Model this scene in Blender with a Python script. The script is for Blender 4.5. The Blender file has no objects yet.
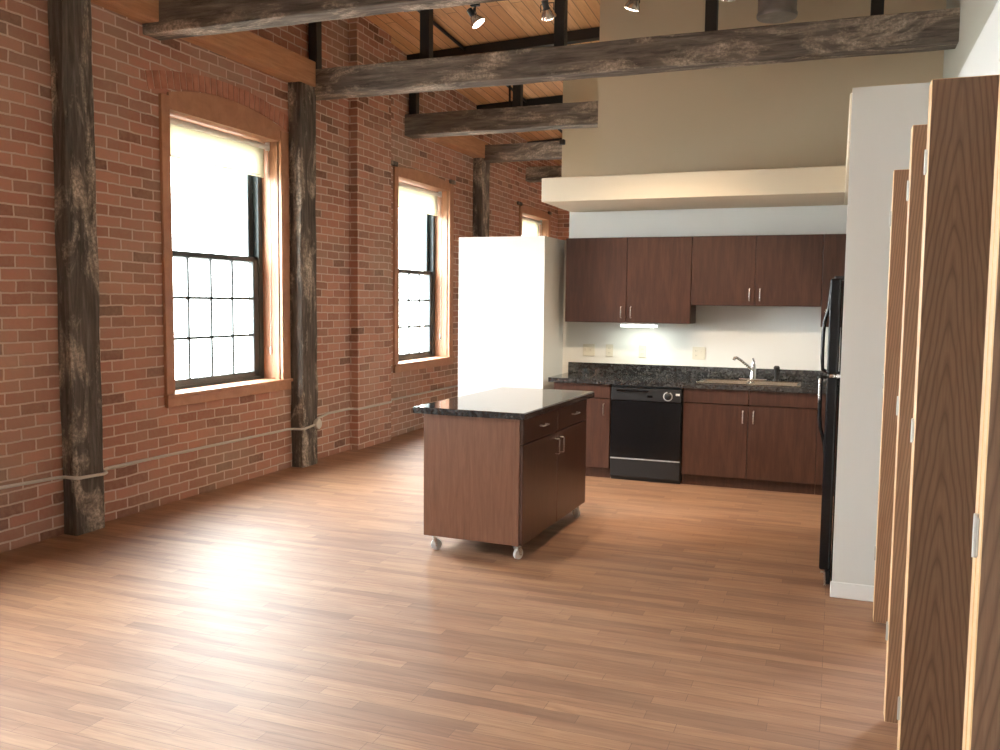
import bpy, bmesh, math, random
from mathutils import Vector, Matrix
random.seed(7)
SC = bpy.context.scene
COL = SC.collection

# ------------------------------------------------------------------ camera
F, YAW, PIT, ROL, CAMZ = 886.8, .3617, .0829, .0102, 1.553
cy, sy, cp, sp = math.cos(YAW), math.sin(YAW), math.cos(PIT), math.sin(PIT)
fwd = Vector((-sy*cp, cy*cp, -sp)); rt = Vector((cy, sy, 0)); up = rt.cross(fwd)
rt2 = math.cos(ROL)*rt + math.sin(ROL)*up
up2 = -math.sin(ROL)*rt + math.cos(ROL)*up
cam_d = bpy.data.cameras.new('camera'); cam = bpy.data.objects.new('camera', cam_d); COL.objects.link(cam)
cam_d.sensor_fit = 'HORIZONTAL'; cam_d.sensor_width = 36; cam_d.lens = F/1000*36
cam_d.clip_start = .05; cam_d.clip_end = 200
M = Matrix((rt2, up2, -fwd)).transposed().to_4x4(); M.translation = Vector((0, 0, CAMZ))
cam.matrix_world = M
SC.camera = cam

# ------------------------------------------------------------------ sky, daylight, exposure
SC.view_settings.view_transform = 'Standard'
SC.view_settings.look = 'None'
SC.view_settings.gamma = 1
SC.view_settings.use_curve_mapping = False
SC.view_settings.exposure = 0.38
SKY = 13.0
world = bpy.data.worlds.new('overcast_sky'); SC.world = world
world.use_nodes = True
wb = world.node_tree.nodes['Background']
wn = world.node_tree.nodes; wl = world.node_tree.links        # overcast sky above, dull street below the horizon
wt = wn.new('ShaderNodeTexCoord'); ws = wn.new('ShaderNodeSeparateXYZ'); wr = wn.new('ShaderNodeMapRange')
wr.inputs['From Min'].default_value = -.06; wr.inputs['From Max'].default_value = .10
wm = wn.new('ShaderNodeMix'); wm.data_type = 'RGBA'
wm.inputs[6].default_value = (.80, .80, .78, 1); wm.inputs[7].default_value = (.94, .97, 1, 1)
wl.new(wt.outputs['Generated'], ws.inputs[0]); wl.new(ws.outputs[2], wr.inputs[0]); wl.new(wr.outputs[0], wm.inputs[0]); wl.new(wm.outputs[2], wb.inputs[0])
wb.inputs[1].default_value = SKY

sd = bpy.data.lights.new('hazy_sun', 'SUN'); sd.energy = 78.0; sd.angle = math.radians(115); sd.color = (.97, .98, 1)
sun = bpy.data.objects.new('hazy_sun', sd); COL.objects.link(sun)         # bright haze on the window side
sun.rotation_euler = Vector((math.cos(math.radians(42)), 0, -math.sin(math.radians(42)))).to_track_quat('-Z', 'Y').to_euler()
BX, BY = -4.69, 8.19                 # brick wall plane, kitchen wall plane
WIN = [(5.385, 6.787), (9.05, 10.47), (13.25, 14.60), (1.77, 3.13), (-1.9, -.54)]   # clear openings along the brick wall
ZS, ZT = .83, 2.945

for (a, b) in WIN:                   # portals only guide the sampling of the sky through the window openings
    ld = bpy.data.lights.new('window_portal', 'AREA'); ld.shape = 'RECTANGLE'
    ld.size = ZT-ZS+.1; ld.size_y = b-a+.1
    ld.cycles.is_portal = True
    lo = bpy.data.objects.new('window_portal', ld); COL.objects.link(lo)
    lo.location = (BX-.33, (a+b)/2, (ZS+ZT)/2); lo.rotation_euler = (0, -math.pi/2, 0)

# ------------------------------------------------------------------ helpers
def new_mat(name, col=(.8, .8, .8), rough=.5, metal=0., spec=.5):
    m = bpy.data.materials.new(name); m.use_nodes = True
    b = m.node_tree.nodes['Principled BSDF']
    b.inputs['Base Color'].default_value = (*col, 1); b.inputs['Roughness'].default_value = rough
    b.inputs['Metallic'].default_value = metal; b.inputs['Specular IOR Level'].default_value = spec
    return m
class G:
    """small node-graph writer"""
    def __init__(s, m): s.t = m.node_tree; s.b = s.t.nodes['Principled BSDF']
    def n(s, kind, **kw):
        o = s.t.nodes.new(kind)
        for k, v in kw.items(): setattr(o, k, v)
        return o
    def l(s, a, b): s.t.links.new(a, b)
    def coords(s, world=False, scale=(1, 1, 1), loc=(0, 0, 0)):
        if world: src = s.n('ShaderNodeNewGeometry').outputs['Position']
        else: src = s.n('ShaderNodeTexCoord').outputs['Object']
        mp = s.n('ShaderNodeMapping'); mp.inputs['Scale'].default_value = scale; mp.inputs['Location'].default_value = loc
        s.l(src, mp.inputs[0]); return mp.outputs[0]
    def noise(s, vec, scale=5, detail=4, rough=.55, dist=0):
        o = s.n('ShaderNodeTexNoise'); o.inputs['Scale'].default_value = scale; o.inputs['Detail'].default_value = detail
        o.inputs['Roughness'].default_value = rough; o.inputs['Distortion'].default_value = dist
        s.l(vec, o.inputs['Vector']); return o.outputs['Fac']
    def ramp(s, fac, stops):
        o = s.n('ShaderNodeValToRGB'); e = o.color_ramp.elements
        while len(e) < len(stops): e.new(.5)
        for i, (p, c) in enumerate(stops):
            e[i].position = p; e[i].color = (*c, 1) if len(c) == 3 else c
        s.l(fac, o.inputs[0]); return o.outputs[0]
    def mix(s, fac, a, b, mode='MIX'):
        o = s.n('ShaderNodeMix', data_type='RGBA', blend_type=mode)
        for v, i in ((fac, 0), (a, 6), (b, 7)):
            if isinstance(v, (int, float)): o.inputs[i].default_value = v
            elif isinstance(v, tuple): o.inputs[i].default_value = (*v, 1)
            else: s.l(v, o.inputs[i])
        return o.outputs[2]
    def bump(s, h, strength=.3, dist=.01):
        o = s.n('ShaderNodeBump'); o.inputs['Strength'].default_value = strength; o.inputs['Distance'].default_value = dist
        s.l(h, o.inputs['Height']); s.l(o.outputs[0], s.b.inputs['Normal'])
    def col(s, c): s.l(c, s.b.inputs['Base Color'])
    def rough(s, c): s.l(c, s.b.inputs['Roughness'])
    def math(s, op, a, b=0.):
        o = s.n('ShaderNodeMath', operation=op)
        for v, i in ((a, 0), (b, 1)):
            if isinstance(v, (int, float)): o.inputs[i].default_value = v
            else: s.l(v, o.inputs[i])
        return o.outputs[0]

WLOC = {}
def tag(o, label=None, cat=None, group=None, kind=None):
    if label: o['label'] = label
    if cat: o['category'] = cat
    if group: o['group'] = group
    if kind: o['kind'] = kind
    return o
def thing(name, loc, label, cat, group=None, kind=None):
    o = bpy.data.objects.new(name, None); COL.objects.link(o); o.location = loc; o.empty_display_size = .1
    WLOC[o] = Vector(loc); return tag(o, label, cat, group, kind)
def obj(name, bm, mat, parent=None, smooth=False, label=None, recalc=True):
    """bm is in world (unrotated) coordinates; origin goes to the middle of its box"""
    if recalc: bmesh.ops.recalc_face_normals(bm, faces=bm.faces[:])
    xs = [v.co for v in bm.verts]
    c = Vector([(min(v[i] for v in xs)+max(v[i] for v in xs))/2 for i in range(3)])
    bmesh.ops.translate(bm, verts=bm.verts[:], vec=-c)
    me = bpy.data.meshes.new(name); bm.to_mesh(me); bm.free()
    for m in (mat if isinstance(mat, (list, tuple)) else [mat]): me.materials.append(m)
    if smooth:
        me.polygons.foreach_set('use_smooth', [True]*len(me.polygons))
        me.set_sharp_from_angle(angle=math.radians(40))
    o = bpy.data.objects.new(name, me); COL.objects.link(o)
    WLOC[o] = c
    if parent is not None: o.parent = parent; o.location = c - WLOC[parent]
    else: o.location = c
    if label: o['label'] = label
    return o
def add_box(bm, x0, x1, y0, y1, z0, z1, bev=0., seg=1):
    t = bmesh.new()
    v = [t.verts.new((x, y, z)) for z in (z0, z1) for y in (y0, y1) for x in (x0, x1)]
    for f in ((0, 2, 3, 1), (4, 5, 7, 6), (0, 1, 5, 4), (2, 6, 7, 3), (0, 4, 6, 2), (1, 3, 7, 5)): t.faces.new([v[i] for i in f])
    if bev: bmesh.ops.bevel(t, geom=t.edges[:], offset=bev, segments=seg, affect='EDGES', profile=.6)
    merge(bm, t)
def merge(bm, t):
    me = bpy.data.meshes.new('tmp'); t.to_mesh(me); t.free(); bm.from_mesh(me); bpy.data.meshes.remove(me)
def box(x0, x1, y0, y1, z0, z1, bev=0., seg=1):
    bm = bmesh.new(); add_box(bm, x0, x1, y0, y1, z0, z1, bev, seg); return bm
def add_tube(bm, pts, r, seg=10, caps=True):
    pts = [Vector(p) for p in pts]; rings = []
    rs = r if isinstance(r, (list, tuple)) else [r]*len(pts)
    prev = None
    for i, p in enumerate(pts):
        d = ((pts[min(i+1, len(pts)-1)]-p).normalized() + (p-pts[max(i-1, 0)]).normalized()).normalized()
        a = d.orthogonal().normalized() if prev is None else (prev - d*prev.dot(d)).normalized()
        prev = a; b = d.cross(a)
        rings.append([bm.verts.new(p+rs[i]*(math.cos(t)*a+math.sin(t)*b)) for t in [2*math.pi*k/seg for k in range(seg)]])
    for A_, B_ in zip(rings, rings[1:]):
        for k in range(seg): bm.faces.new((A_[k], A_[(k+1) % seg], B_[(k+1) % seg], B_[k]))
    if caps: bm.faces.new(rings[0][::-1]); bm.faces.new(rings[-1])
def tube(pts, r, seg=10):
    bm = bmesh.new(); add_tube(bm, pts, r, seg); return bm
def lathe(profile, origin, axis=(0, 0, 1), seg=24):
    """profile: (radius, height) pairs along axis"""
    bm = bmesh.new(); ax = Vector(axis).normalized(); a = ax.orthogonal().normalized(); b = ax.cross(a); o = Vector(origin); rings = []
    for r, h in profile:
        rings.append([bm.verts.new(o+ax*h+max(r, 1e-4)*(math.cos(t)*a+math.sin(t)*b)) for t in [2*math.pi*k/seg for k in range(seg)]])
    for A_, B_ in zip(rings, rings[1:]):
        for k in range(seg): bm.faces.new((A_[k], A_[(k+1) % seg], B_[(k+1) % seg], B_[k]))
    bm.faces.new(rings[0][::-1]); bm.faces.new(rings[-1]); return bm
def timber(x0, x1, y0, y1, z0, z1, axis, j=.004, step=.22, cham=.008):
    """rough-sawn timber: chamfered section swept along an axis with jitter"""
    lo = [x0, y0, z0]; hi = [x1, y1, z1]; i = 'xyz'.index(axis); a, b = [k for k in range(3) if k != i]
    n = max(2, int((hi[i]-lo[i])/step)); bm = bmesh.new(); rings = []
    def sec(c):
        A0, A1, B0, B1 = lo[a], hi[a], lo[b], hi[b]
        base = [(A0+c, B0), ((A0+A1)/2, B0), (A1-c, B0), (A1, B0+c), (A1, (B0+B1)/2), (A1, B1-c), (A1-c, B1), ((A0+A1)/2, B1), (A0+c, B1), (A0, B1-c), (A0, (B0+B1)/2), (A0, B0+c)]
        return [(p+random.uniform(-j, j), q+random.uniform(-j, j)) for p, q in base]
    for k in range(n+1):
        t = lo[i]+(hi[i]-lo[i])*k/n; r = []
        for p, q in sec(cham*random.uniform(.5, 1.3)):
            co = [0, 0, 0]; co[i] = t; co[a] = p; co[b] = q; r.append(bm.verts.new(co))
        rings.append(r)
    for A_, B_ in zip(rings, rings[1:]):
        for k in range(12): bm.faces.new((A_[k], A_[(k+1) % 12], B_[(k+1) % 12], B_[k]))
    bm.faces.new(rings[0]); bm.faces.new(rings[-1][::-1]); return bm
def roof(x, y): return 4.34+.042*(x-BX)-.062*(y-9.3)
def add_wall(bm, x0, x1, y0, y1, z0, z1=None):
    t = bmesh.new()
    v = [t.verts.new((x, y, z0 if k == 0 else (z1 if z1 is not None else roof(x, y)+.04))) for k in (0, 1) for y in (y0, y1) for x in (x0, x1)]
    for f in ((0, 2, 3, 1), (4, 5, 7, 6), (0, 1, 5, 4), (2, 6, 7, 3), (0, 4, 6, 2), (1, 3, 7, 5)): t.faces.new([v[i] for i in f])
    merge(bm, t)
def struct(name, bm, mat, label, cat, parent=None):
    o = obj(name, bm, mat, parent)
    if parent is None: tag(o, label, cat, None, 'structure')
    return o
def tobj(name, bm, mat, label, cat, group=None, smooth=False):
    return tag(obj(name, bm, mat, None, smooth), label, cat, group)

# ------------------------------------------------------------------ materials
def brick_mat():
    m = new_mat('red_brick', rough=.9, spec=.2); g = G(m)
    pos = g.n('ShaderNodeNewGeometry').outputs['Position']
    sx = g.n('ShaderNodeSeparateXYZ'); g.l(pos, sx.inputs[0])
    wob = g.noise(pos, 1.6, 2)
    wob2 = g.noise(pos, 14, 3)
    u = g.math('ADD', sx.outputs[0], sx.outputs[1])
    zz = g.math('ADD', sx.outputs[2], g.math('MULTIPLY', wob, .03))
    zz = g.math('ADD', zz, g.math('MULTIPLY', wob2, .012))
    u = g.math('ADD', u, g.math('MULTIPLY', wob2, .016))
    cx = g.n('ShaderNodeCombineXYZ'); g.l(u, cx.inputs[0]); g.l(zz, cx.inputs[1])
    br = g.n('ShaderNodeTexBrick'); g.l(cx.outputs[0], br.inputs['Vector'])
    for k, v in (('Scale', 1), ('Brick Width', .215), ('Row Height', .076), ('Mortar Size', .0075), ('Mortar Smooth', .35), ('Bias', 0)): br.inputs[k].default_value = v
    br.inputs['Color1'].default_value = (0, 0, 0, 1); br.inputs['Color2'].default_value = (1, 1, 1, 1); br.inputs['Mortar'].default_value = (.5, .5, .5, 1)
    base = g.ramp(br.outputs['Color'], [(0, (.17, .088, .064)), (.15, (.34, .156, .110)), (.5, (.46, .212, .150)), (.8, (.54, .272, .192)), (1, (.31, .165, .122))])
    n = g.noise(pos, 30, 4)
    base = g.mix(g.ramp(n, [(.35, (0, 0, 0)), (.75, (1, 1, 1))]), base, g.mix(.5, base, (.42, .25, .17)))
    big = g.ramp(g.noise(pos, 1.1, 4), [(.47, (0, 0, 0)), (.70, (.6, .6, .6))])
    base = g.mix(big, base, (.38, .28, .21))
    mort = g.mix(g.noise(pos, 3, 3), (.58, .43, .34), (.70, .56, .46))
    c = g.mix(br.outputs['Fac'], base, mort); g.col(c)
    h = g.math('SUBTRACT', g.math('MULTIPLY', n, .5), br.outputs['Fac'])
    g.bump(h, .7, .008); return m
def timber_mat(name, axis, light=1.0, dk=1.0):
    m = new_mat(name, rough=.85, spec=.25); g = G(m)
    s = [9, 9, 9]; s['xyz'.index(axis)] = .9
    st = g.coords(True, tuple(s)); flat = g.coords(True)
    s2 = [4, 4, 4]; s2['xyz'.index(axis)] = 1.3
    grain = g.noise(st, 3.2, 6, .65, .4)
    dark = g.ramp(grain, [(.3, (.024*dk, .020*dk, .017*dk)), (.55, (.062*dk, .052*dk, .044*dk)), (.78, (.11*dk, .095*dk, .082*dk))])
    patch = g.ramp(g.noise(g.coords(True, tuple(s2)), 1.3, 7, .7, .6), [(.50, (0, 0, 0)), (.64, (1, 1, 1))])
    fine = g.ramp(g.noise(flat, 42, 4, .7), [(.42, (.35, .35, .35)), (.6, (1, 1, 1))])
    f = g.mix(1, patch, fine, 'MULTIPLY')
    c = g.mix(f, dark, (.30*light, .25*light, .20*light)); g.col(c)
    crack = g.ramp(grain, [(.30, (0, 0, 0)), (.42, (1, 1, 1))])
    g.bump(g.mix(.35, crack, fine), .6, .008); return m
def planks_mat():
    m = new_mat('pine_decking', rough=.6); g = G(m)
    pos = g.n('ShaderNodeNewGeometry').outputs['Position']; sx = g.n('ShaderNodeSeparateXYZ'); g.l(pos, sx.inputs[0])
    cx = g.n('ShaderNodeCombineXYZ'); g.l(sx.outputs[1], cx.inputs[0]); g.l(sx.outputs[0], cx.inputs[1])
    br = g.n('ShaderNodeTexBrick'); g.l(cx.outputs[0], br.inputs['Vector'])
    for k, v in (('Scale', 1), ('Brick Width', 4.2), ('Row Height', .115), ('Mortar Size', .004), ('Mortar Smooth', .2), ('Bias', 0)): br.inputs[k].default_value = v
    br.inputs['Color1'].default_value = (0, 0, 0, 1); br.inputs['Color2'].default_value = (1, 1, 1, 1)
    c = g.ramp(br.outputs['Color'], [(0, (.62, .33, .15)), (.5, (.74, .43, .20)), (1, (.82, .53, .28))])
    gr = g.noise(g.coords(True, (12, .8, 12)), 3, 5, .6, .5)
    c = g.mix(g.ramp(gr, [(.35, (0, 0, 0)), (.7, (.6, .6, .6))]), c, (.50, .25, .11))
    c = g.mix(br.outputs['Fac'], c, (.20, .10, .045)); g.col(c)
    g.bump(g.math('SUBTRACT', 1., br.outputs['Fac']), .5, .01); return m
def floor_mat():
    m = new_mat('oak_laminate', rough=.54, spec=1.); g = G(m)
    pos = g.n('ShaderNodeNewGeometry').outputs['Position']
    br = g.n('ShaderNodeTexBrick'); g.l(pos, br.inputs['Vector']); br.offset = .37; br.offset_frequency = 3; br.squash = .8; br.squash_frequency = 2
    for k, v in (('Scale', 1), ('Brick Width', .62), ('Row Height', .068), ('Mortar Size', .0009), ('Mortar Smooth', .1), ('Bias', 0)): br.inputs[k].default_value = v
    br.inputs['Color1'].default_value = (0, 0, 0, 1); br.inputs['Color2'].default_value = (1, 1, 1, 1); br.inputs['Mortar'].default_value = (.4, .4, .4, 1)
    c = g.ramp(br.outputs['Color'], [(0, (.21, .094, .046)), (.35, (.275, .127, .062)), (.7, (.325, .156, .077)), (1, (.375, .190, .093))])
    gr = g.noise(g.coords(True, (1.0, 16, 1)), 4, 6, .62, .8)
    c = g.mix(g.ramp(gr, [(.36, (0, 0, 0)), (.72, (.75, .75, .75))]), c, (.165, .073, .038))
    lo = g.noise(g.coords(True, (.5, 5, 1)), 2.5, 3)
    c = g.mix(g.ramp(lo, [(.4, (0, 0, 0)), (.75, (.35, .35, .35))]), c, (.50, .30, .17))
    c = g.mix(br.outputs['Fac'], c, (.12, .055, .03)); g.col(c)
    g.rough(g.ramp(gr, [(.2, (.52, .52, .52)), (.8, (.63, .63, .63))]))
    g.bump(gr, .05, .002); return m
def veneer(name, a, b, c, rough=.4, scale=(14, 14, 1.1)):
    m = new_mat(name, rough=rough); g = G(m)
    v = g.coords(False, scale); gr = g.noise(v, 3, 6, .62, .7)
    fl = g.noise(g.coords(False, (60, 60, 3)), 4, 3)
    k = g.ramp(gr, [(.3, a), (.5, b), (.72, c)])
    k = g.mix(g.ramp(fl, [(.45, (0, 0, 0)), (.7, (.35, .35, .35))]), k, a)
    g.col(k); g.bump(fl, .08, .002); return m
def oak_mat(name='oak_veneer', k=1.0, st=3800.):
    m = new_mat(name, rough=.42); g = G(m)
    tc = g.n('ShaderNodeTexCoord').outputs['Object']
    oi = g.n('ShaderNodeObjectInfo').outputs['Random']
    sx = g.n('ShaderNodeSeparateXYZ'); g.l(tc, sx.inputs[0])
    x = sx.outputs[0]; z = g.math('ADD', sx.outputs[2], g.math('MULTIPLY', oi, 1.7))
    cx = g.n('ShaderNodeCombineXYZ'); g.l(g.math('MULTIPLY', x, 2.2), cx.inputs[0]); g.l(g.math('MULTIPLY', z, .55), cx.inputs[1])
    wob = g.noise(cx.outputs[0], 3, 3)
    # nested cathedral arches: bands of  z*k + x^2, sharpened by noise
    xx = g.math('ADD', x, .078)
    hyp = g.math('SQRT', g.math('ADD', g.math('MULTIPLY', g.math('MULTIPLY', xx, xx), st), .35))
    f = g.math('ADD', g.math('ADD', g.math('MULTIPLY', z, 7.5), hyp), g.math('MULTIPLY', wob, 3.2))
    band = g.math('FRACT', f)
    fine = g.noise(g.coords(False, (90, 90, 3)), 3, 4, .6)
    c = g.ramp(band, [(p, tuple(q*k for q in cc)) for p, cc in ((0, (.200, .104, .058)), (.3, (.285, .155, .087)), (.7, (.265, .143, .080)), (.95, (.155, .078, .042)), (1, (.200, .104, .058)))])
    c = g.mix(g.ramp(fine, [(.42, (0, 0, 0)), (.68, (.6, .6, .6))]), c, (.18*k, .088*k, .046*k))
    g.col(c); g.bump(fine, .08, .002); return m
def granite_mat():
    m = new_mat('speckled_countertop', rough=.06, spec=1.); g = G(m)
    v = g.coords(False)
    vo = g.n('ShaderNodeTexVoronoi'); vo.inputs['Scale'].default_value = 70; g.l(v, vo.inputs['Vector'])
    c = g.ramp(vo.outputs['Color'], [(0, (.012, .012, .013)), (.55, (.024, .024, .026)), (.8, (.055, .054, .052)), (1, (.11, .108, .105))])
    n = g.ramp(g.noise(v, 26, 4), [(.5, (0, 0, 0)), (.7, (.4, .4, .4))])
    g.col(g.mix(n, c, (.11, .108, .106))); return m
def paint(name, col, rough=.75):
    m = new_mat(name, col, rough, spec=.3); g = G(m); g.bump(g.noise(g.coords(True), 220, 2), .05, .001); return m
def steel_mat(name, col, rough):
    m = new_mat(name, col, rough, 1.); g = G(m); g.rough(g.ramp(g.noise(g.coords(False, (4, 60, 60)), 6, 3), [(.3, (rough*.8,)*3), (.7, (rough*1.25,)*3)])); return m
def galv_mat():
    m = new_mat('galvanised_sheet', rough=.5, metal=.2); g = G(m)
    g.col(g.ramp(g.noise(g.coords(True), 9, 5), [(.3, (.34, .34, .35)), (.7, (.5, .5, .51))])); return m
def glow(name, col, s):
    m = new_mat(name, (.9, .9, .9), .3); b = m.node_tree.nodes['Principled BSDF']
    b.inputs['Emission Color'].default_value = (*col, 1); b.inputs['Emission Strength'].default_value = s; return m
def glass_mat():
    m = bpy.data.materials.new('window_glass'); m.use_nodes = True; t = m.node_tree; t.nodes.clear()
    o = t.nodes.new('ShaderNodeOutputMaterial'); mx = t.nodes.new('ShaderNodeMixShader'); lw = t.nodes.new('ShaderNodeLayerWeight'); lw.inputs[0].default_value = .5
    pw = t.nodes.new('ShaderNodeMath'); pw.operation = 'POWER'; pw.inputs[1].default_value = 5.
    fr = t.nodes.new('ShaderNodeMath'); fr.operation = 'MULTIPLY_ADD'; fr.inputs[1].default_value = .9; fr.inputs[2].default_value = .03
    t.links.new(lw.outputs['Facing'], pw.inputs[0]); t.links.new(pw.outputs[0], fr.inputs[0])
    tr = t.nodes.new('ShaderNodeBsdfTransparent'); tr.inputs[0].default_value = (.95, .98, .97, 1); gl = t.nodes.new('ShaderNodeBsdfGlossy'); gl.inputs['Roughness'].default_value = .02
    t.links.new(fr.outputs[0], mx.inputs[0]); t.links.new(tr.outputs[0], mx.inputs[1]); t.links.new(gl.outputs[0], mx.inputs[2]); t.links.new(mx.outputs[0], o.inputs[0]); return m
def shade_mat():
    m = bpy.data.materials.new('shade_cloth'); m.use_nodes = True; t = m.node_tree; t.nodes.clear()
    o = t.nodes.new('ShaderNodeOutputMaterial'); mx = t.nodes.new('ShaderNodeMixShader'); mx.inputs[0].default_value = .55
    d = t.nodes.new('ShaderNodeBsdfDiffuse'); d.inputs[0].default_value = (.72, .68, .58, 1); tl = t.nodes.new('ShaderNodeBsdfTranslucent'); tl.inputs[0].default_value = (.62, .58, .47, 1)
    w = t.nodes.new('ShaderNodeTexNoise'); w.inputs['Scale'].default_value = 300; b = t.nodes.new('ShaderNodeBump'); b.inputs['Strength'].default_value = .1
    t.links.new(w.outputs[0], b.inputs['Height']); t.links.new(b.outputs[0], d.inputs['Normal'])
    t.links.new(d.outputs[0], mx.inputs[1]); t.links.new(tl.outputs[0], mx.inputs[2]); t.links.new(mx.outputs[0], o.inputs[0]); return m

def arch_mat():
    m = new_mat('arch_brick', rough=.9, spec=.2); g = G(m); p = g.coords(True)
    g.col(g.ramp(g.noise(p, 9, 4), [(.3, (.33, .145, .097)), (.5, (.46, .20, .133)), (.7, (.54, .26, .175))])); return m
ARCHB = arch_mat(); MORTAR = new_mat('lime_mortar', (.58, .43, .34), .9)
BRICK = brick_mat(); TX = timber_mat('weathered_beam', 'x', 2.1, 3.0); TZ = timber_mat('weathered_post', 'z', 2.2, 2.0)
PINE = planks_mat(); FLOOR = floor_mat(); OAK = oak_mat('pale_oak_veneer', 1.15, 9000.); OAKD = oak_mat('brown_oak_veneer', .74); GRAN = granite_mat()
OAKEDGE = veneer('oak_edge', (.50, .30, .15), (.60, .38, .20), (.66, .44, .25))
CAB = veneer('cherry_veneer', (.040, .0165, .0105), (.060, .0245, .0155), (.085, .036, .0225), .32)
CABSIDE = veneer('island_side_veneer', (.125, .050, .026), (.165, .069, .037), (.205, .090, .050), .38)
CABIN = new_mat('cabinet_shadow_gap', (.02, .009, .006), .6)
TRIMW = veneer('window_casing_wood', (.38, .175, .092), (.46, .225, .125), (.52, .275, .16), .45, (10, 2, 2))
LEDW = veneer('fir_ledger', (.40, .20, .10), (.50, .26, .135), (.58, .33, .175), .6, (10, 1, 10))
WHITE = paint('white_paint', (.74, .73, .70)); BEIGE = paint('beige_paint', (.68, .58, .425)); CREAM = paint('cream_paint', (.76, .66, .51))
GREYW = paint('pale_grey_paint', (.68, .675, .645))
BLK = new_mat('black_steel', (.012, .012, .012), .5); BLKG = new_mat('black_gloss_enamel', (.006, .006, .007), .2, 0, .35)
BLKP = new_mat('black_plastic', (.014, .014, .015), .4)
SASH = new_mat('dark_green_sash', (.040, .052, .053), .4); GLASS = glass_mat(); SHADE = shade_mat()
STEEL = steel_mat('brushed_nickel', (.62, .60, .57), .28); CHROME = new_mat('chrome', (.75, .75, .76), .08, 1.); SINKM = steel_mat('stainless_sink', (.66, .62, .55), .22)
PLATE = new_mat('ivory_plastic', (.66, .62, .52), .4); PLATED = new_mat('socket_slot', (.05, .045, .04), .5); PIPEW = new_mat('painted_conduit', (.62, .58, .52), .5)
HINGE = new_mat('dull_hinge_metal', (.45, .43, .40), .5, .8); GALV = galv_mat(); WHEEL = new_mat('grey_white_rubber', (.60, .60, .60), .45); WHP = new_mat('white_plastic', (.8, .8, .78), .4)
TUBEG = glow('fluorescent_diffuser', (.92, 1, .90), 9.); BULBG = glow('halogen_bulb', (1, .86, .72), 14.); GREYP = new_mat('grey_panel_print', (.42, .42, .42), .4)
REFL = new_mat('reflector', (.80, .70, .62), .18, 1.); WPRINT = new_mat('white_print', (.75, .75, .75), .4)

# ------------------------------------------------------------------ room shell
X0, X1, Y0, Y1 = BX-.40, 1.25, -4.0, 15.23
struct('floor', box(X0, X1, Y0-.1, Y1+.1, -.1, 0), FLOOR, 'orange-brown wood strip floor running across the whole loft', 'floor')
bm = bmesh.new()
cs = [(x, y) for y in (Y0-.1, Y1+.1) for x in (X0, X1)]
lo = [bm.verts.new((x, y, roof(x, y))) for x, y in cs]; hi = [bm.verts.new((x, y, roof(x, y)+.12)) for x, y in cs]
for f in ((0, 1, 3, 2),): bm.faces.new([lo[i] for i in f]); bm.faces.new([hi[i] for i in f])
for a, b in ((0, 1), (1, 3), (3, 2), (2, 0)): bm.faces.new((lo[a], lo[b], hi[b], hi[a]))
struct('ceiling', bm, PINE, 'orange pine plank roof deck above the beams', 'ceiling')

# brick wall with window holes, built from piers and spandrels
bm = bmesh.new(); ZH = 3.03
holes = sorted((a-.03, b+.03) for a, b in WIN); y = Y0-.1
for a, b in holes:
    add_wall(bm, BX-.36, BX, y, a, 0); add_wall(bm, BX-.36, BX, a, b, 0, ZS-.06); add_wall(bm, BX-.36, BX, a, b, ZH); y = b
add_wall(bm, BX-.36, BX, y, Y1+.1, 0)
add_wall(bm, BX, -4.592, 8.0, 8.73, 0)                 # pilaster between post and second window
WL = struct('wall_left', bm, BRICK, 'old red brick wall on the left with tall windows', 'brick wall')
bm = bmesh.new(); add_wall(bm, BX, 1.2, Y1, Y1+.1, 0); struct('wall_end', bm, BRICK, 'red brick end wall far behind the white partition', 'brick wall')
bm = bmesh.new(); add_wall(bm, BX, 1.2, Y0-.1, Y0, 0); struct('wall_front', bm, WHITE, 'white wall behind the viewer', 'wall')
bm = bmesh.new(); add_wall(bm, -2.41, .73, BY, BY+.12, 0, 2.6); add_box(bm, -2.46, -2.41, BY, BY+.12, 0, 2.137); WB = struct('wall_back', bm, WHITE, 'white kitchen wall behind the cabinets', 'wall')
bm = bmesh.new(); add_wall(bm, -2.15, .73, BY, BY+.12, 2.6); add_wall(bm, -2.15, -2.03, BY+.12, 9.85, 2.85)
struct('wall_upper', bm, BEIGE, 'tan upper wall above the cream ledge, behind the long beam', 'wall')
bm = bmesh.new(); add_wall(bm, -3.0, .73, 9.85, 9.97, 2.84); struct('wall_upper_far', bm, BEIGE, 'narrow strip of tan wall set back left of the upper wall', 'wall')
bm = bmesh.new(); add_wall(bm, .73, .85, Y0-.1, Y1+.1, 2.655); add_box(bm, .73, .85, 5.07, Y1+.1, 0, 2.655)
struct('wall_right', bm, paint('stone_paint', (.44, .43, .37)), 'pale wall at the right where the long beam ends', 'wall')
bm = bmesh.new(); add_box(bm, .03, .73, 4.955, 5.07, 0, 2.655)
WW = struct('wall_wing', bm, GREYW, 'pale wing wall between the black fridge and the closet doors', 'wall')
struct('baseboard_wing', box(.022, .49, 4.943, 4.955, 0, .085, .003), WHP, 'low white baseboard at the foot of the wing wall', 'baseboard')
# closet enclosure
bm = bmesh.new()
for a, b, z0 in ((Y0, 1.50, 0), (1.50, 2.885, 2.20), (2.885, 3.435, 0), (3.435, 4.66, 2.20), (4.66, 4.955, 0)): add_box(bm, .50, .58, a, b, z0, 2.655)
add_box(bm, .58, 1.2, Y0, 4.955, 2.60, 2.655)
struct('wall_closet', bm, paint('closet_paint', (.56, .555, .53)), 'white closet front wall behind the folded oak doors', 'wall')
struct('wall_closet_back', box(1.1, 1.2, Y0, 5.07, 0, 2.6), WHITE, 'white back of the closet', 'wall')
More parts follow.
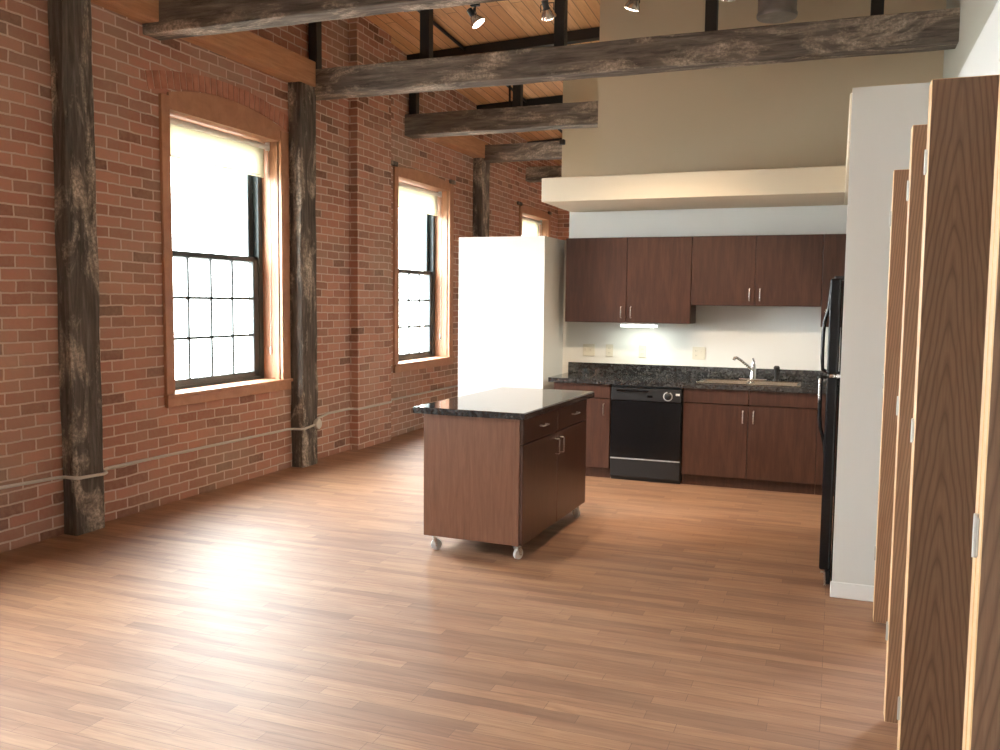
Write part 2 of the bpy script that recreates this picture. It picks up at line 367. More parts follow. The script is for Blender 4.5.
# low white partition beside the kitchen
bm = bmesh.new(); add_box(bm, -3.287, -2.455, 7.58, 7.70, 0, 2.137); add_box(bm, -2.575, -2.455, 7.70, 8.31, 0, 2.137)
struct('wall_partition', bm, WHITE, 'low freestanding white partition left of the kitchen cabinets', 'wall')
# ledge over the cabinets and the bulkhead over the fridge
struct('trim_1', box(-2.39, .02, 7.27, BY, 2.40, 2.60, .004), CREAM, 'long cream ledge over the kitchen cabinets', 'ledge')
struct('trim_2', box(.02, .73, 5.07, BY, 2.40, 2.655, .004), CREAM, 'cream bulkhead above the fridge joining ledge to wing wall', 'bulkhead')

# ------------------------------------------------------------------ windows
def arch_z(t, crown, spring): return spring+(crown-spring)*(1-(2*t-1)**2)
WLAB = ['large sash window nearest, between the two tall posts', 'sash window right of the brick pilaster, beside the white partition', 'far window half hidden above the white partition', 'window left of the nearest post, outside the view', 'window farthest behind the viewer']
WSH = ['cream roller shade at the top of the nearest window', 'cream roller shade at the top of the window beside the partition', 'cream roller shade of the far window above the partition', 'roller shade of the window outside the view', 'roller shade of the window behind the viewer']
for n, (a, b) in enumerate(WIN):
    w = thing('window_%d' % (n+1), (BX, (a+b)/2, ZS), WLAB[n], 'window', None, 'structure')
    cx = .09
    for s, (p, q) in enumerate(((a-cx, a), (b, b+cx+.03))):
        obj('casing', box(BX-.02, BX+.026, p, q, ZS-.02, 3.04, .004), TRIMW, w)
    # head board with arched top
    t = bmesh.new(); N = 16; front = []; back = []
    pr = [(a, ZT)]+[(a+(b-a)*k/N, arch_z((k/N*(b-a)+.12)/(b-a+.24), 3.160 if n not in (1, 2) else 3.075, 3.035)) for k in range(N+1)]+[(b, ZT)]
    for X, L in ((BX+.018, front), (BX-.02, back)):
        for p in pr: L.append(t.verts.new((X, p[0], p[1])))
    t.faces.new(front); t.faces.new(back[::-1])
    for k in range(len(pr)): t.faces.new((front[k], front[(k+1) % len(pr)], back[(k+1) % len(pr)], back[k]))
    obj('head_board', t, TRIMW, w)
    obj('stool', box(BX-.20, BX+.045, a-.10, b+.13, ZS-.028, ZS, .004), TRIMW, w)
    obj('apron', box(BX, BX+.03, a-.09, b+.12, ZS-.10, ZS-.028, .003), TRIMW, w)
    t = bmesh.new()
    add_box(t, BX-.20, BX-.001, a-.028, a, ZS, ZT); add_box(t, BX-.20, BX-.001, b, b+.028, ZS, ZT); add_box(t, BX-.20, BX-.001, a-.028, b+.028, ZT, ZT+.03)
    obj('jamb_liner', t, TRIMW, w)
    # brick arch of upright bricks
    if n not in (1, 2):
        t = bmesh.new(); N = 26; ya, yb = a-.20, b+.20
        for k in range(N):
            P = []
            for e in (k+.07, k+.93):
                u = e/N; yy = ya+(yb-ya)*u; zz = arch_z(u, 3.165, 3.045); nx = (2*u-1)*.16
                P.append(((yy, zz), (yy+nx*.16, zz+.125)))
            fr = [t.verts.new((BX+.006, *p)) for p in (P[0][0], P[1][0], P[1][1], P[0][1])]
            bk = [t.verts.new((BX-.05, *p)) for p in (P[0][0], P[1][0], P[1][1], P[0][1])]
            t.faces.new(fr)
            for q in range(4): t.faces.new((fr[q], fr[(q+1) % 4], bk[(q+1) % 4], bk[q]))
        f_, b_ = [], []
        for k in range(N+1):
            u = k/N; yy = ya+(yb-ya)*u; zz = arch_z(u, 3.165, 3.045); nx = (2*u-1)*.16
            f_ += [t.verts.new((BX+.002, yy, zz)), t.verts.new((BX+.002, yy+nx*.16, zz+.125))]
        for k in range(N): t.faces.new((f_[2*k], f_[2*k+2], f_[2*k+3], f_[2*k+1])).material_index = 1
        obj('brick_arch', t, [ARCHB, MORTAR], w)
    if n in (1, 2):
        for p, q in ((a-.20, a-.02), (b+.02, b+.17)): obj('lintel_end', box(BX-.05, BX+.035, p, q, 3.045, 3.095, .008), TZ, w, label='dark end of the old timber lintel')
    # frame and sashes
    fx0, fx1 = BX-.30, BX-.18
    t = bmesh.new()
    for p, q in ((a, a+.06), (b-.06, b)): add_box(t, fx0, fx1, p, q, ZS, ZT, .003)
    add_box(t, fx0, fx1, a, b, ZT-.05, ZT, .003); add_box(t, fx0-.02, fx1, a, b, ZS-.02, ZS+.025, .003)
    obj('frame', t, SASH, w)
    ga, gb = a+.15, b-.13
    def sash(x0, x1, z0, z1, bot, top, munt):
        t = bmesh.new()
        add_box(t, x0, x1, a+.05, ga, z0, z1, .004); add_box(t, x0, x1, gb, b-.05, z0, z1, .004)
        add_box(t, x0, x1, a+.05, b-.05, z0, z0+bot, .004); add_box(t, x0, x1, a+.05, b-.05, z1-top, z1, .004)
        if munt:
            for k in (1, 2, 3): yy = ga+(gb-ga)*k/4; add_box(t, x0+.008, x1-.008, yy-.0105, yy+.0105, z0+bot, z1-top)
            for k in (1, 2): zz = z0+bot+(z1-top-z0-bot)*k/3; add_box(t, x0+.008, x1-.008, ga, gb, zz-.0105, zz+.0105)
        s = obj('lower_sash' if munt else 'upper_sash', t, SASH, w)
        obj('pane', box((x0+x1)/2-.002, (x0+x1)/2+.002, ga-.01, gb+.01, z0+bot-.01, z1-top+.01), GLASS, s)
    sash(BX-.225, BX-.19, ZS+.02, 1.925, .055, .045, True)
    sash(BX-.272, BX-.237, 1.875, ZT-.04, .045, .05, False)
    # roller shade: a thing hung in the window head
    s = thing('roller_shade', (BX-.115, (a+b)/2, ZT-.05), WSH[n], 'window shade', 'roller shades')
    obj('roller', tube([(BX-.115, a+.012, ZT-.045), (BX-.115, b-.012, ZT-.045)], .024, 14), WHP, s, True)
    obj('shade_cloth', box(BX-.1405, BX-.1385, a+.03, b-.03, 2.645, ZT-.05), SHADE, s)
    obj('hem_bar', box(BX-.146, BX-.133, a+.03, b-.03, 2.63, 2.65, .003), SHADE, s)
    obj('bracket', box(BX-.135, BX-.09, b-.012, b, ZT-.075, ZT-.003, .003), WHP, s)
    obj('cord', tube([(BX-.10, b-.008, ZT-.05), (BX-.097, b-.010, 1.9), (BX-.10, b-.008, 1.12)], .002, 6), WHP, s)
    obj('cord_weight', lathe([(.003, 0), (.008, .01), (.009, .06), (.004, .075)], (BX-.10, b-.010, 1.05), seg=10), WHP, s, True)

# ------------------------------------------------------------------ posts, beams, ledgers, steel
tobj('timber_post', timber(BX+.002, -4.575, 4.335, 4.575, 0, roof(-4.6, 4.5)-.01, 'z', .005), TZ, 'dark weathered timber post at far left against the brick, left of the nearest window', 'post', 'timber posts on the brick wall')
tobj('timber_post', timber(BX+.002, -4.56, 6.935, 7.19, 0, 3.495, 'z', .006), TZ, 'weathered timber post with pale peeling patches right of the nearest window', 'post', 'timber posts on the brick wall')
tobj('timber_post', timber(BX+.002, -4.56, 11.28, 11.575, 0, 3.48, 'z', .005), TZ, 'far timber post rising behind the white partition', 'post', 'timber posts on the brick wall')
BEAMS = [(5.15, 5.33, BX, .73, 3.42, 3.655, 'dark timber beam nearest the viewer, crossing the upper left corner'),
         (7.17, 7.385, BX, .735, 3.42, 3.655, 'longest grey weathered beam, running from second post to right wall'),
         (9.24, 9.45, BX, -2.155, 3.425, 3.66, 'timber beam above the second window, ending at the tan wall'),
         (11.34, 11.55, BX, .73, 3.45, 3.66, 'fourth timber beam back, above the far post'),
         (13.45, 13.66, BX, .73, 3.45, 3.67, 'farthest dark beam end, just left of the cream ledge')]
for (a, b, x0, x1, z0, z1, lab) in BEAMS:
    tobj('timber_beam', timber(x0, x1, a, b, z0, z1, 'x', .0035), TX, lab, 'beam', 'timber cross beams')
tobj('wood_ledger', box(BX+.002, -4.54, 4.65, 7.165, 3.49, 3.715, .006), LEDW, 'orange-brown timber ledger along the brick from left post to second post', 'ledger', 'fir ledgers')
tobj('wood_ledger', box(BX+.002, -4.54, 9.46, 11.45, 3.483, 3.70, .006), LEDW, 'orange-brown ledger along the brick above the far post', 'ledger', 'fir ledgers')
for i, (a, b, x0, x1, z0, z1, lab) in enumerate(BEAMS):
    yc = (a+b)/2; t = bmesh.new()
    xe = -2.16 if i == 2 else .73; zl, zr = roof(BX, yc), roof(xe, yc); h = .11
    for (p, q) in ((yc-.05, yc-.042), (yc+.042, yc+.05)): pass
    v = [t.verts.new((x, yy, (zl if x == BX else zr)+dz)) for dz in (-h, -.002) for yy in (yc-.05, yc+.05) for x in (BX, xe)]
    for f in ((0, 2, 3, 1), (4, 5, 7, 6), (0, 1, 5, 4), (2, 6, 7, 3), (0, 4, 6, 2), (1, 3, 7, 5)): t.faces.new([v[k] for k in f])
    tobj('steel_purlin', t, BLK, 'black steel purlin under the roof deck, ' + ['above the nearest beam', 'above the longest beam', 'above the beam over the second window', 'above the fourth beam back', 'above the farthest beam'][i], 'purlin', 'steel purlins')
XS = [(-4.62, 'at the brick wall'), (-3.48, 'left of the lit spotlight'), (-2.245, 'right of the second spotlight'), (-1.01, 'between third spotlight and the grey duct'), (.19, 'right of the grey duct')]
def steel_post(x, yc, z0, lab):
    p = thing('steel_post', (x, yc, z0), lab, 'steel post', 'black steel posts on the beams')
    obj('shaft', box(x-.045, x+.045, yc-.045, yc+.045, z0, roof(x, yc)-.105, .004), BLK, p)
    obj('base_plate', box(x-.06, x+.06, yc-.06, yc+.06, z0-.008, z0+.008), BLK, p)
for x, w in XS: steel_post(x, 7.28, 3.656, 'black steel post on the longest beam, ' + w)
for x, w in ((-4.62, 'at the brick wall'), (-3.36, 'above the second window')): steel_post(x, 9.345, 3.66, 'black steel post on the beam behind, ' + w)
tobj('ceiling_conduit', tube([(-3.98, 2.0, roof(-3.98, 2.0)-.03), (-3.98, 14.8, roof(-3.98, 14.8)-.03)], .018, 8), BLK, 'thin dark conduit running along under the roof deck', 'conduit')
tobj('riser_conduit', tube([(-3.46, 9.36, 3.66), (-3.46, 9.36, 4.1), (-3.44, 9.36, 4.2)], .012, 8), BLK, 'thin dark riser conduit beside the steel post on the beam behind', 'conduit')
d = thing('vent_duct', (-.55, 7.72, 3.87), 'round grey metal duct hanging behind the longest beam', 'duct')
obj('duct_pipe', lathe([(.155, 0), (.16, .012), (.16, .03), (.152, .04), (.152, roof(-.55, 7.72)-3.87-.002)], (-.55, 7.72, 3.87), seg=32), GALV, d, True)
obj('seam_band', lathe([(.1535, 0), (.157, .005), (.157, .03), (.1535, .035)], (-.55, 7.72, 4.18), seg=32), GALV, d, True)
# track with spotlights under the nearest beam
tr = thing('light_track', (-1.0, 5.345, 3.442), 'black lighting track fixed along the nearest beam', 'light track')
obj('track_rail', box(-2.73, .70, 5.337, 5.372, 3.434, 3.465, .003), BLK, tr)
SPOTS = [(-2.22, (.55, .12, -.80), 'lit spotlight, leftmost of those hanging from the track', True), (-1.74, (.10, .55, -.80), 'spotlight left of the steel post, second from left on the track', False), (-1.20, (-.35, .25, -.85), 'third spotlight from left, in front of the tan wall', False), (-.655, (-.2, .55, -.75), 'fourth spotlight, barely in view at the top edge', False)]
for x, dr, lab, lit in SPOTS:
    s = thing('track_spotlight', (x, 5.3545, 3.435), lab, 'spotlight', 'track spotlights')
    obj('mount', box(x-.03, x+.03, 5.34, 5.369, 3.414, 3.435, .003), BLKP, s)
    obj('stem', tube([(x, 5.3545, 3.416), (x, 5.3545, 3.381)], .006, 8), BLK, s)
    c = Vector((x, 5.3545, 3.341 if lit else 3.334)); dv = Vector(dr).normalized(); sd = dv.cross(Vector((0, 0, 1))).normalized()
    obj('yoke', tube([c+sd*.045, c+sd*.045+Vector((0, 0, .045)), (x, 5.3545, 3.384 if lit else 3.384), c-sd*.045+Vector((0, 0, .045)), c-sd*.045], .0035, 6), BLK, s)
    obj('socket', lathe([(.012, 0), (.02, .004), (.02, .05), (.026, .055)], c-dv*.07, dv, 16), BLKP, s, True)
    rf = obj('reflector', lathe([(.024, 0), (.036, .02), (.047, .042), (.050, .055), (.047, .056)], c-dv*.015, dv, 24), REFL, s, True)
    obj('lens', lathe([(.045, 0), (.044, .006), (.03, .011), (.0, .013)], c+dv*.036, dv, 24), BULBG, rf, True)
    ld = bpy.data.lights.new('spot_beam', 'SPOT'); ld.energy = 130; ld.color = (1, .78, .55); ld.spot_size = math.radians(75); ld.spot_blend = .6; ld.shadow_soft_size = .04
    lo_ = bpy.data.objects.new('spot_beam', ld); COL.objects.link(lo_); lo_.parent = s; lo_.location = c+dv*.056-WLOC[s]
    lo_.rotation_euler = dv.to_track_quat('-Z', 'Y').to_euler()
tobj('wall_sensor', box(-3.02, -2.96, 9.80, 9.85, 3.33, 3.39, .008), BLKP, 'small dark sensor box on the strip of tan wall', 'sensor')

# wall conduit with junction box
cpts = [(-4.672, 3.0, .415), (-4.672, 3.8, .405), (-4.672, 4.28, .388), (-4.645, 4.318, .386), (-4.575, 4.328, .384), (-4.554, 4.352, .382), (-4.554, 4.55, .373), (-4.58, 4.60, .372), (-4.65, 4.64, .374), (-4.672, 4.70, .376), (-4.672, 5.8, .37), (-4.672, 6.85, .362), (-4.645, 6.90, .362), (-4.56, 6.908, .364), (-4.538, 6.935, .366), (-4.538, 7.14, .385)]
cpts2 = [(-4.538, 7.14, .385), (-4.56, 7.22, .384), (-4.672, 7.30, .395), (-4.672, 7.56, .43), (-4.672, 7.94, .43), (-4.64, 7.98, .43), (-4.58, 7.98, .43), (-4.574, 8.02, .43), (-4.574, 8.69, .43), (-4.60, 8.75, .43), (-4.672, 8.78, .43), (-4.672, 9.3, .43), (-4.672, 12.0, .43)]
cw = thing('wall_conduit', (-4.672, 5.0, .38), 'thin pale conduit running low along the brick wall past the posts', 'conduit')
obj('pipe', tube(cpts, .011, 8), PIPEW, cw, True); obj('pipe', tube(cpts2, .011, 8), PIPEW, cw, True)
obj('junction_box', lathe([(.05, 0), (.05, .03), (.044, .036), (.0, .037)], (-4.548, 7.14, .385), (1, 0, 0), 20), PIPEW, cw, True)

# ------------------------------------------------------------------ kitchen
def pull(parent, p, axis, out, L=.10):
    """slim bar pull centred on p; axis = long direction, out = direction off the face"""
    p = Vector(p); a = Vector(axis); o = Vector(out); bm = bmesh.new()
    add_tube(bm, [p-a*L/2, p-a*L/2+o*.022, p-a*(L/2-.008)+o*.028, p+a*(L/2-.008)+o*.028, p+a*L/2+o*.022, p+a*L/2], .005, 8)
    return obj('handle', bm, STEEL, parent, True, label='brushed nickel pull')
FY = 7.57; UY = 7.86; G2 = .0025
# base cabinet left of the dishwasher
def base_cab(name, x0, x1, lab, doors, grp='base cabinets'):
    c = thing(name, ((x0+x1)/2, FY+.3, 0), lab, 'cabinet', grp)
    obj('carcass', box(x0, x1, FY+.02, BY-.012, .09, .838 if name != 'sink_cabinet' else .70), CABIN, c)
    obj('toe_kick', box(x0, x1, FY+.05, FY+.065, 0, .09), CAB, c)
    for (p, q, hx) in doors:
        obj('drawer_front', box(p+G2, q-G2, FY, FY+.019, .715, .836, .002), CAB, c)
        dd = obj('door', box(p+G2, q-G2, FY, FY+.019, .095, .708, .002), CAB, c)
        if hx is not None: pull(dd, (hx, FY, .615), (0, 0, 1), (0, -1, 0))
    return c
base_cab('base_cabinet', -2.35, -1.828, 'base cabinet left of the dishwasher, one drawer over one door', [(-2.35, -1.828, -1.885)])
sb = base_cab('sink_cabinet', -1.196, -.115, 'double-door base cabinet under the sink', [(-1.196, -.657, -.70), (-.657, -.115, -.614)])
fc = thing('filler_cabinet', (.3, FY+.3, 0), 'narrow end of base cabinet beside the fridge', 'cabinet', 'base cabinets')
obj('carcass', box(-.113, .70, FY+.02, BY-.012, .09, .838), CABIN, fc); obj('face_panel', box(-.113, .70, FY, FY+.019, .095, .836, .002), CAB, fc); obj('toe_kick', box(-.113, .70, FY+.05, FY+.065, 0, .09), CAB, fc)
# dishwasher
dw = thing('dishwasher', (-1.512, FY+.3, 0), 'black built-in dishwasher under the counter', 'dishwasher')
a, b = -1.82, -1.204
obj('tub', box(a, b, FY+.02, BY-.02, .02, .836), BLKP, dw)
dd = obj('door', box(a+.004, b-.004, FY-.018, FY+.02, .205, .705, .006, 2), BLKG, dw)
cpn = obj('control_panel', box(a+.004, b-.004, FY-.02, FY+.02, .71, .815, .006, 2), BLKP, dw)
obj('top_strip', box(a+.004, b-.004, FY-.006, FY+.02, .82, .836, .002), BLKP, dw)
obj('door_handle', box(a+.05, a+.33, FY-.034, FY-.012, .785, .803, .006, 2), BLKG, dw)
obj('dial', lathe([(.030, 0), (.030, .012), (.020, .016), (.019, .022), (0, .023)], (-1.322, FY-.020, .757), (0, -1, 0), 24), BLKP, dw, True)
t = bmesh.new()
for k in range(20):
    if k in (4, 5): continue
    an = 2*math.pi*k/20; x_, z_ = -1.322+.036*math.cos(an), .757+.036*math.sin(an); add_box(t, x_-.005, x_+.005, FY-.0225, FY-.0195, z_-.005, z_+.005)
obj('dial_markings', t, GREYP, cpn, label='pale ring of marks around the dial')
t = bmesh.new(); add_tube(t, [(-1.255, FY-.021, .775), (-1.222, FY-.021, .775)], .010, 12)
obj('badge', t, WPRINT, cpn, label='small white oval badge')
obj('button', box(-1.50, -1.455, FY-.0235, FY-.0195, .742, .760, .001), BLKG, cpn)
obj('lower_panel', box(a+.004, b-.004, FY-.012, FY+.02, .035, .190, .005), BLKP, dw)
obj('door_trim', box(a+.004, b-.004, FY-.022, FY+.0, .192, .200, .002), GREYP, dw)
obj('toe_kick', box(a+.004, b-.004, FY+.03, FY+.045, 0, .034), BLKP, dw)
# countertop with hole for sink
SX0, SX1, SY0, SY1 = -1.095, -.255, 7.625, 8.055
ct = thing('kitchen_countertop', (-.9, 7.87, .84), 'long dark speckled kitchen counter with backsplash', 'countertop')
t = bmesh.new(); cz0, cz1 = .8395, .88
for q in ((-2.392, SX0+.02, 7.545, BY-.002), (SX1-.02, .70, 7.545, BY-.002), (SX0+.02, SX1-.02, 7.545, SY0+.02), (SX0+.02, SX1-.02, SY1-.02, BY-.002)): add_box(t, *q, cz0, cz1)
bmesh.ops.remove_doubles(t, verts=t.verts[:], dist=.0005)
obj('worktop', t, GRAN, ct); obj('backsplash', box(-2.392, .70, BY-.022, BY-.001, cz1, .98, .003), GRAN, ct)
# sink
sk = thing('kitchen_sink', ((SX0+SX1)/2, (SY0+SY1)/2, .88), 'stainless double-bowl sink set in the long counter', 'sink')
t = bmesh.new(); mid = (SX0+SX1)/2
add_box(t, SX0, SX1, SY0, SY0+.035, .88, .887, .003); add_box(t, SX0, SX1, SY1-.075, SY1, .88, .887, .003)
for p, q in ((SX0, SX0+.035), (mid-.02, mid+.02), (SX1-.035, SX1)): add_box(t, p, q, SY0+.03, SY1-.07, .88, .887, .003)
obj('rim', t, SINKM, sk)
for p, q in ((SX0+.03, mid-.015), (mid+.015, SX1-.03)):
    t = bmesh.new(); r0, r1 = SY0+.03, SY1-.07
    top = [(p, r0), (q, r0), (q, r1), (p, r1)]; bot = [(p+.03, r0+.03), (q-.03, r0+.03), (q-.03, r1-.03), (p+.03, r1-.03)]
    A_ = [t.verts.new((*v, .884)) for v in top]; B_ = [t.verts.new((*v, .72)) for v in bot]
    for k in range(4): t.faces.new((A_[k], A_[(k+1) % 4], B_[(k+1) % 4], B_[k]))
    t.faces.new(B_)
    bw = obj('bowl', t, SINKM, sk)
    obj('drain', lathe([(.045, 0), (.045, .004), (.03, .005), (.028, .001)], ((p+q)/2, (r0+r1)/2, .7205), seg=20), CHROME, bw, True)
# faucet
fx, fy = -.665, 8.015
fa = thing('kitchen_faucet', (fx, fy, .887), 'chrome single-lever faucet behind the sink', 'faucet')
obj('deck_plate', box(fx-.12, fx+.12, fy-.028, fy+.028, .887, .902, .007, 2), CHROME, fa, True)
obj('body', lathe([(.032, 0), (.030, .03), (.024, .05), (.023, .11), (.020, .125), (0, .13)], (fx, fy, .902), seg=20), CHROME, fa, True)
obj('spout', tube([(fx-.005, fy-.01, .975), (fx-.05, fy-.05, 1.02), (fx-.10, fy-.085, 1.065), (fx-.135, fy-.11, 1.088), (fx-.15, fy-.12, 1.084), (fx-.155, fy-.125, 1.068)], [.013, .013, .012, .012, .013, .013], 12), CHROME, fa, True)
obj('lever', tube([(fx, fy, 1.02), (fx+.002, fy, 1.05), (fx-.006, fy-.005, 1.082)], [.015, .012, .008], 10), CHROME, fa, True)
sp_ = thing('sink_sprayer', (-.475, 8.02, .887), 'small black sprayer standing right of the faucet', 'sprayer')
obj('holder', lathe([(.024, 0), (.022, .012), (.016, .02)], (-.475, 8.02, .887), seg=16), BLKP, sp_, True)
obj('spray_head', lathe([(.013, 0), (.014, .05), (.022, .075), (.027, .10), (.018, .115), (0, .117)], (-.475, 8.02, .905), (.05, -.05, 1), 16), BLKP, sp_, True)
# upper cabinets
def upper(x0, x1, z0, z1, lab, doors):
    c = thing('wall_cabinet', ((x0+x1)/2, BY-.15, z0), lab, 'cabinet', 'upper kitchen cabinets')
    obj('carcass', box(x0, x1, UY+.02, BY-.001, z0, z1), CAB, c)
    for (p, q, hx) in doors:
        dd = obj('door', box(p+G2, q-G2, UY, UY+.019, z0+.002, z1-.002, .002), CAB, c)
        pull(dd, (hx, UY, z0+.095), (0, 0, 1), (0, -1, 0))
upper(-2.342, -1.200, 1.372, 2.134, 'left double-door upper cabinet above the lit under-cabinet lamp', [(-2.342, -1.771, -1.815), (-1.771, -1.2, -1.727)])
upper(-1.198, -.127, 1.535, 2.134, 'shorter double-door upper cabinet above the sink', [(-1.198, -.662, -.705), (-.662, -.127, -.619)])
upper(-.125, .70, 1.367, 2.134, 'upper cabinet partly hidden behind the fridge and wing wall', [(-.125, .28, -.085), (.28, .70, .32)])
uc = thing('under_cabinet_light', (-1.665, 7.92, 1.34), 'lit white fluorescent lamp under the left upper cabinet', 'lamp')
obj('housing', box(-1.83, -1.505, 7.885, 8.0, 1.352, 1.3715, .003), WHP, uc)
obj('diffuser', box(-1.825, -1.51, 7.883, 7.99, 1.335, 1.3525, .006, 2), TUBEG, uc)
ld = bpy.data.lights.new('fluorescent', 'AREA'); ld.shape = 'RECTANGLE'; ld.size = .30; ld.size_y = .08; ld.energy = 1.6; ld.color = (.9, 1, .88)
lo_ = bpy.data.objects.new('fluorescent', ld); COL.objects.link(lo_); lo_.parent = uc; lo_.location = Vector((-1.667, 7.94, 1.333))-WLOC[uc]
# outlets and switches
def plate(x, gang, kinds, lab):
    w = .07 if gang == 1 else .115; z = 1.10
    p = thing('outlet_plate', (x, BY-.004, z), lab, 'outlet', 'wall plates over the counter')
    obj('cover', box(x-w/2, x+w/2, BY-.008, BY-.0005, z-.058, z+.058, .003), PLATE, p)
    for k, kd in enumerate(kinds):
        xc = x+(k-(gang-1)/2)*.046
        if kd == 'switch': obj('switch', box(xc-.006, xc+.006, BY-.02, BY-.008, z-.004, z+.018, .002), PLATE, p)
        else:
            for dz in (-.021, .021):
                s = obj('socket', box(xc-.016, xc+.016, BY-.0095, BY-.0075, z+dz-.014, z+dz+.014, .0008), PLATE, p)
                t = bmesh.new(); add_box(t, xc-.007, xc-.005, BY-.0102, BY-.009, z+dz-.005, z+dz+.006); add_box(t, xc+.005, xc+.007, BY-.0102, BY-.009, z+dz-.005, z+dz+.006)
                obj('slots', t, PLATED, s)
plate(-2.195, 2, ['switch', 'switch'], 'double ivory plate leftmost over the counter')
plate(-1.995, 1, ['outlet'], 'single ivory outlet second from left, nearer the partition')
plate(-1.68, 1, ['outlet'], 'single ivory outlet below the under-cabinet lamp')
plate(-1.163, 2, ['outlet', 'switch'], 'double ivory plate left of the sink')
# refrigerator
fr = thing('refrigerator', (.33, 5.45, 0), 'black refrigerator seen edge-on beside the wing wall', 'refrigerator')
fa_, fb_ = 5.105, 5.86
obj('body', box(.025, .70, fa_+.01, fb_-.01, .03, 1.685, .008, 2), BLKG, fr)
d1 = obj('freezer_door', box(-.04, .02, fa_, fb_, 1.175, 1.695, .014, 3), BLKG, fr)
d2 = obj('refrigerator_door', box(-.04, .02, fa_, fb_, .095, 1.165, .014, 3), BLKG, fr)
obj('handle', tube([(-.030, fa_+.05, 1.685), (-.036, fa_+.05, 1.60), (-.042, fa_+.05, 1.53), (-.062, fa_+.05, 1.46), (-.066, fa_+.05, 1.38), (-.066, fa_+.05, 1.26), (-.062, fa_+.05, 1.20), (-.034, fa_+.05, 1.185)], .010, 10), BLKG, d1, True)
obj('handle', tube([(-.034, fa_+.05, 1.155), (-.066, fa_+.05, 1.16), (-.068, fa_+.05, 1.08), (-.068, fa_+.05, .96), (-.062, fa_+.05, .88), (-.040, fa_+.05, .80), (-.030, fa_+.05, .72)], .010, 10), BLKG, d2, True)
obj('handle_trim', box(-.080, -.066, fa_+.035, fa_+.065, 1.03, 1.15, .004), STEEL, d2, label='silver trim on the upper end of the handle')
obj('door_hinge', lathe([(.010, 0), (.012, .01), (.008, .03), (.016, .036), (.010, .07)], (-.025, fa_-.014, 1.17), (1, 0, 0), 12), CHROME, fr, True, label='chrome centre hinge between the doors')
obj('top_hinge', box(-.02, .06, fa_+.03, fa_+.09, 1.685, 1.708, .006), BLKP, fr)
obj('kick_grille', box(-.01, .02, fa_+.02, fb_-.02, .012, .09, .004), BLKP, fr)
obj('bottom_hinge', tube([(-.03, fa_-.008, .088), (-.01, fa_-.004, .085), (-.006, fa_-.004, .03), (-.006, fa_-.004, .012)], .006, 8), STEEL, fr, True, label='bare metal bottom hinge')
for yy in (fa_+.06, fb_-.06): obj('foot', lathe([(.02, 0), (.02, .012), (.01, .014), (.01, .035)], (.07, yy, 0), seg=12), BLKP, fr, True)

# ------------------------------------------------------------------ kitchen island on casters
ic = Vector((-2.005, 5.535, 0))
isl = thing('kitchen_island', ic, 'rolling brown kitchen island with dark top on casters', 'island')
ax0, ax1, ay0, ay1 = -2.335, -1.68, 4.89, 6.18
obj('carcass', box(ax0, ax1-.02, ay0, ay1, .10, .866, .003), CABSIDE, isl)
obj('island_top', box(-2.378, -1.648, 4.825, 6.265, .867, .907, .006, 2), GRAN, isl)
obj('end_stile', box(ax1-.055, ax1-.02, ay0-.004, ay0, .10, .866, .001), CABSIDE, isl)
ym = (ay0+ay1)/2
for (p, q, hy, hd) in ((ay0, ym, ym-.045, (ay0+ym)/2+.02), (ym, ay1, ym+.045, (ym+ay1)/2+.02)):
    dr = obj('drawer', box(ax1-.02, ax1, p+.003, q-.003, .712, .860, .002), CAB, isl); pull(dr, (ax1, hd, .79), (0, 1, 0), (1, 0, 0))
    dd = obj('door', box(ax1-.02, ax1, p+.003, q-.003, .104, .706, .002), CAB, isl); pull(dd, (ax1, hy, .615), (0, 0, 1), (1, 0, 0))
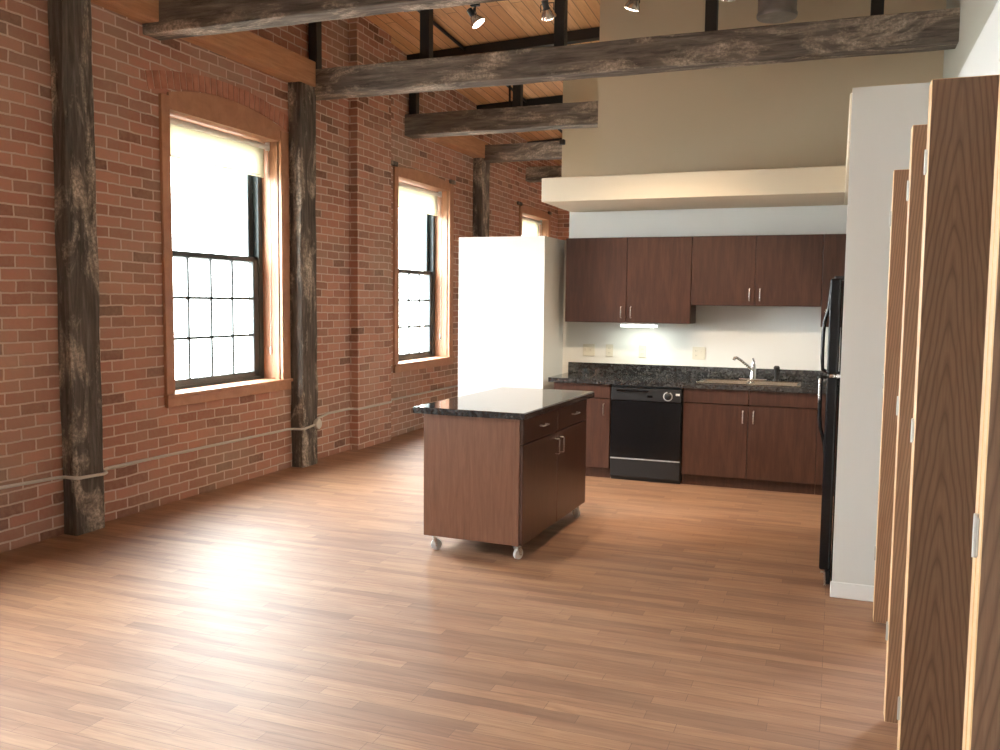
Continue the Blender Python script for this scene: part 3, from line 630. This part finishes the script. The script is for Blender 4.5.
for (x_, y_, an) in ((-2.285, 4.945, .5), (-1.735, 4.955, 1.2), (-2.285, 6.12, .2), (-1.735, 6.12, -.6)):
    cs_ = thing('caster', (x_, y_, .10), None, None); cs_.parent = isl; cs_.location = Vector((x_, y_, .10))-ic
    obj('mount_plate', box(x_-.03, x_+.03, y_-.03, y_+.03, .093, .0995), STEEL, cs_)
    fxx, fyy = math.cos(an), math.sin(an); ax = Vector((-fyy, fxx, 0)); hub = Vector((x_+fxx*.012, y_+fyy*.012, .034))
    t = bmesh.new(); add_tube(t, [(x_, y_, .093), (x_, y_, .078)], .014, 10)
    for s_ in (-1, 1):
        e = hub+ax*.019*s_; add_tube(t, [(e.x, e.y, .026), (e.x, e.y, .05), (x_+ax.x*.019*s_, y_+ax.y*.019*s_, .080)], [.007, .009, .014], 8)
    add_tube(t, [Vector((x_, y_, .078))-ax*.02, Vector((x_, y_, .078))+ax*.02], .010, 8)
    obj('fork', t, STEEL, cs_, True)
    obj('wheel', lathe([(.010, -.014), (.028, -.014), (.034, -.010), (.034, .010), (.028, .014), (.010, .014)], hub, ax, 24), WHEEL, cs_, True)
isl.rotation_euler = (0, 0, math.radians(-1.6))

# ------------------------------------------------------------------ folded closet doors
def oak_panel(parent, x0, x1, y0, y1, z0, z1, face):
    t = box(x0, x1, y0, y1, z0, z1, .002)
    o = obj('panel', t, [face, OAKEDGE], parent)
    for p in o.data.polygons: p.material_index = 0 if abs(p.normal.y) > .9 else 1
    return o
BF = [(4.57, 'farthest folded oak closet door, beside the wing wall'), (3.465, 'second farthest folded oak closet door'), (2.79, 'broad folded oak closet door with bold cathedral grain, right foreground'), (1.525, 'nearest folded oak closet door, cut off by the right edge')]
for n, (y, lab) in enumerate(BF):
    d = thing('door_%d' % (n+1), (.36, y+.04, 0), lab, 'closet door', 'folded oak closet doors', 'structure')
    face = OAK if n < 2 else OAKD
    oak_panel(d, .222, .528, y, y+.033, .018, 2.182, face); oak_panel(d, .222, .528, y+.041, y+.074, .018, 2.182, face)
    for z in (.35, 1.19, 1.96):
        t = bmesh.new(); add_tube(t, [(.2195, y+.037, z-.035), (.2195, y+.037, z+.035)], .0045, 8); add_box(t, .2205, .2225, y+.022, y+.052, z-.03, z+.03)
        obj('hinge', t, HINGE, d, label='bright metal hinge')
    obj('pivot_pin', tube([(.51, y+.016, 0), (.51, y+.016, .02)], .006, 8), CHROME, d)
    obj('top_pivot', tube([(.51, y+.016, 2.18), (.51, y+.016, 2.2)], .006, 8), CHROME, d)
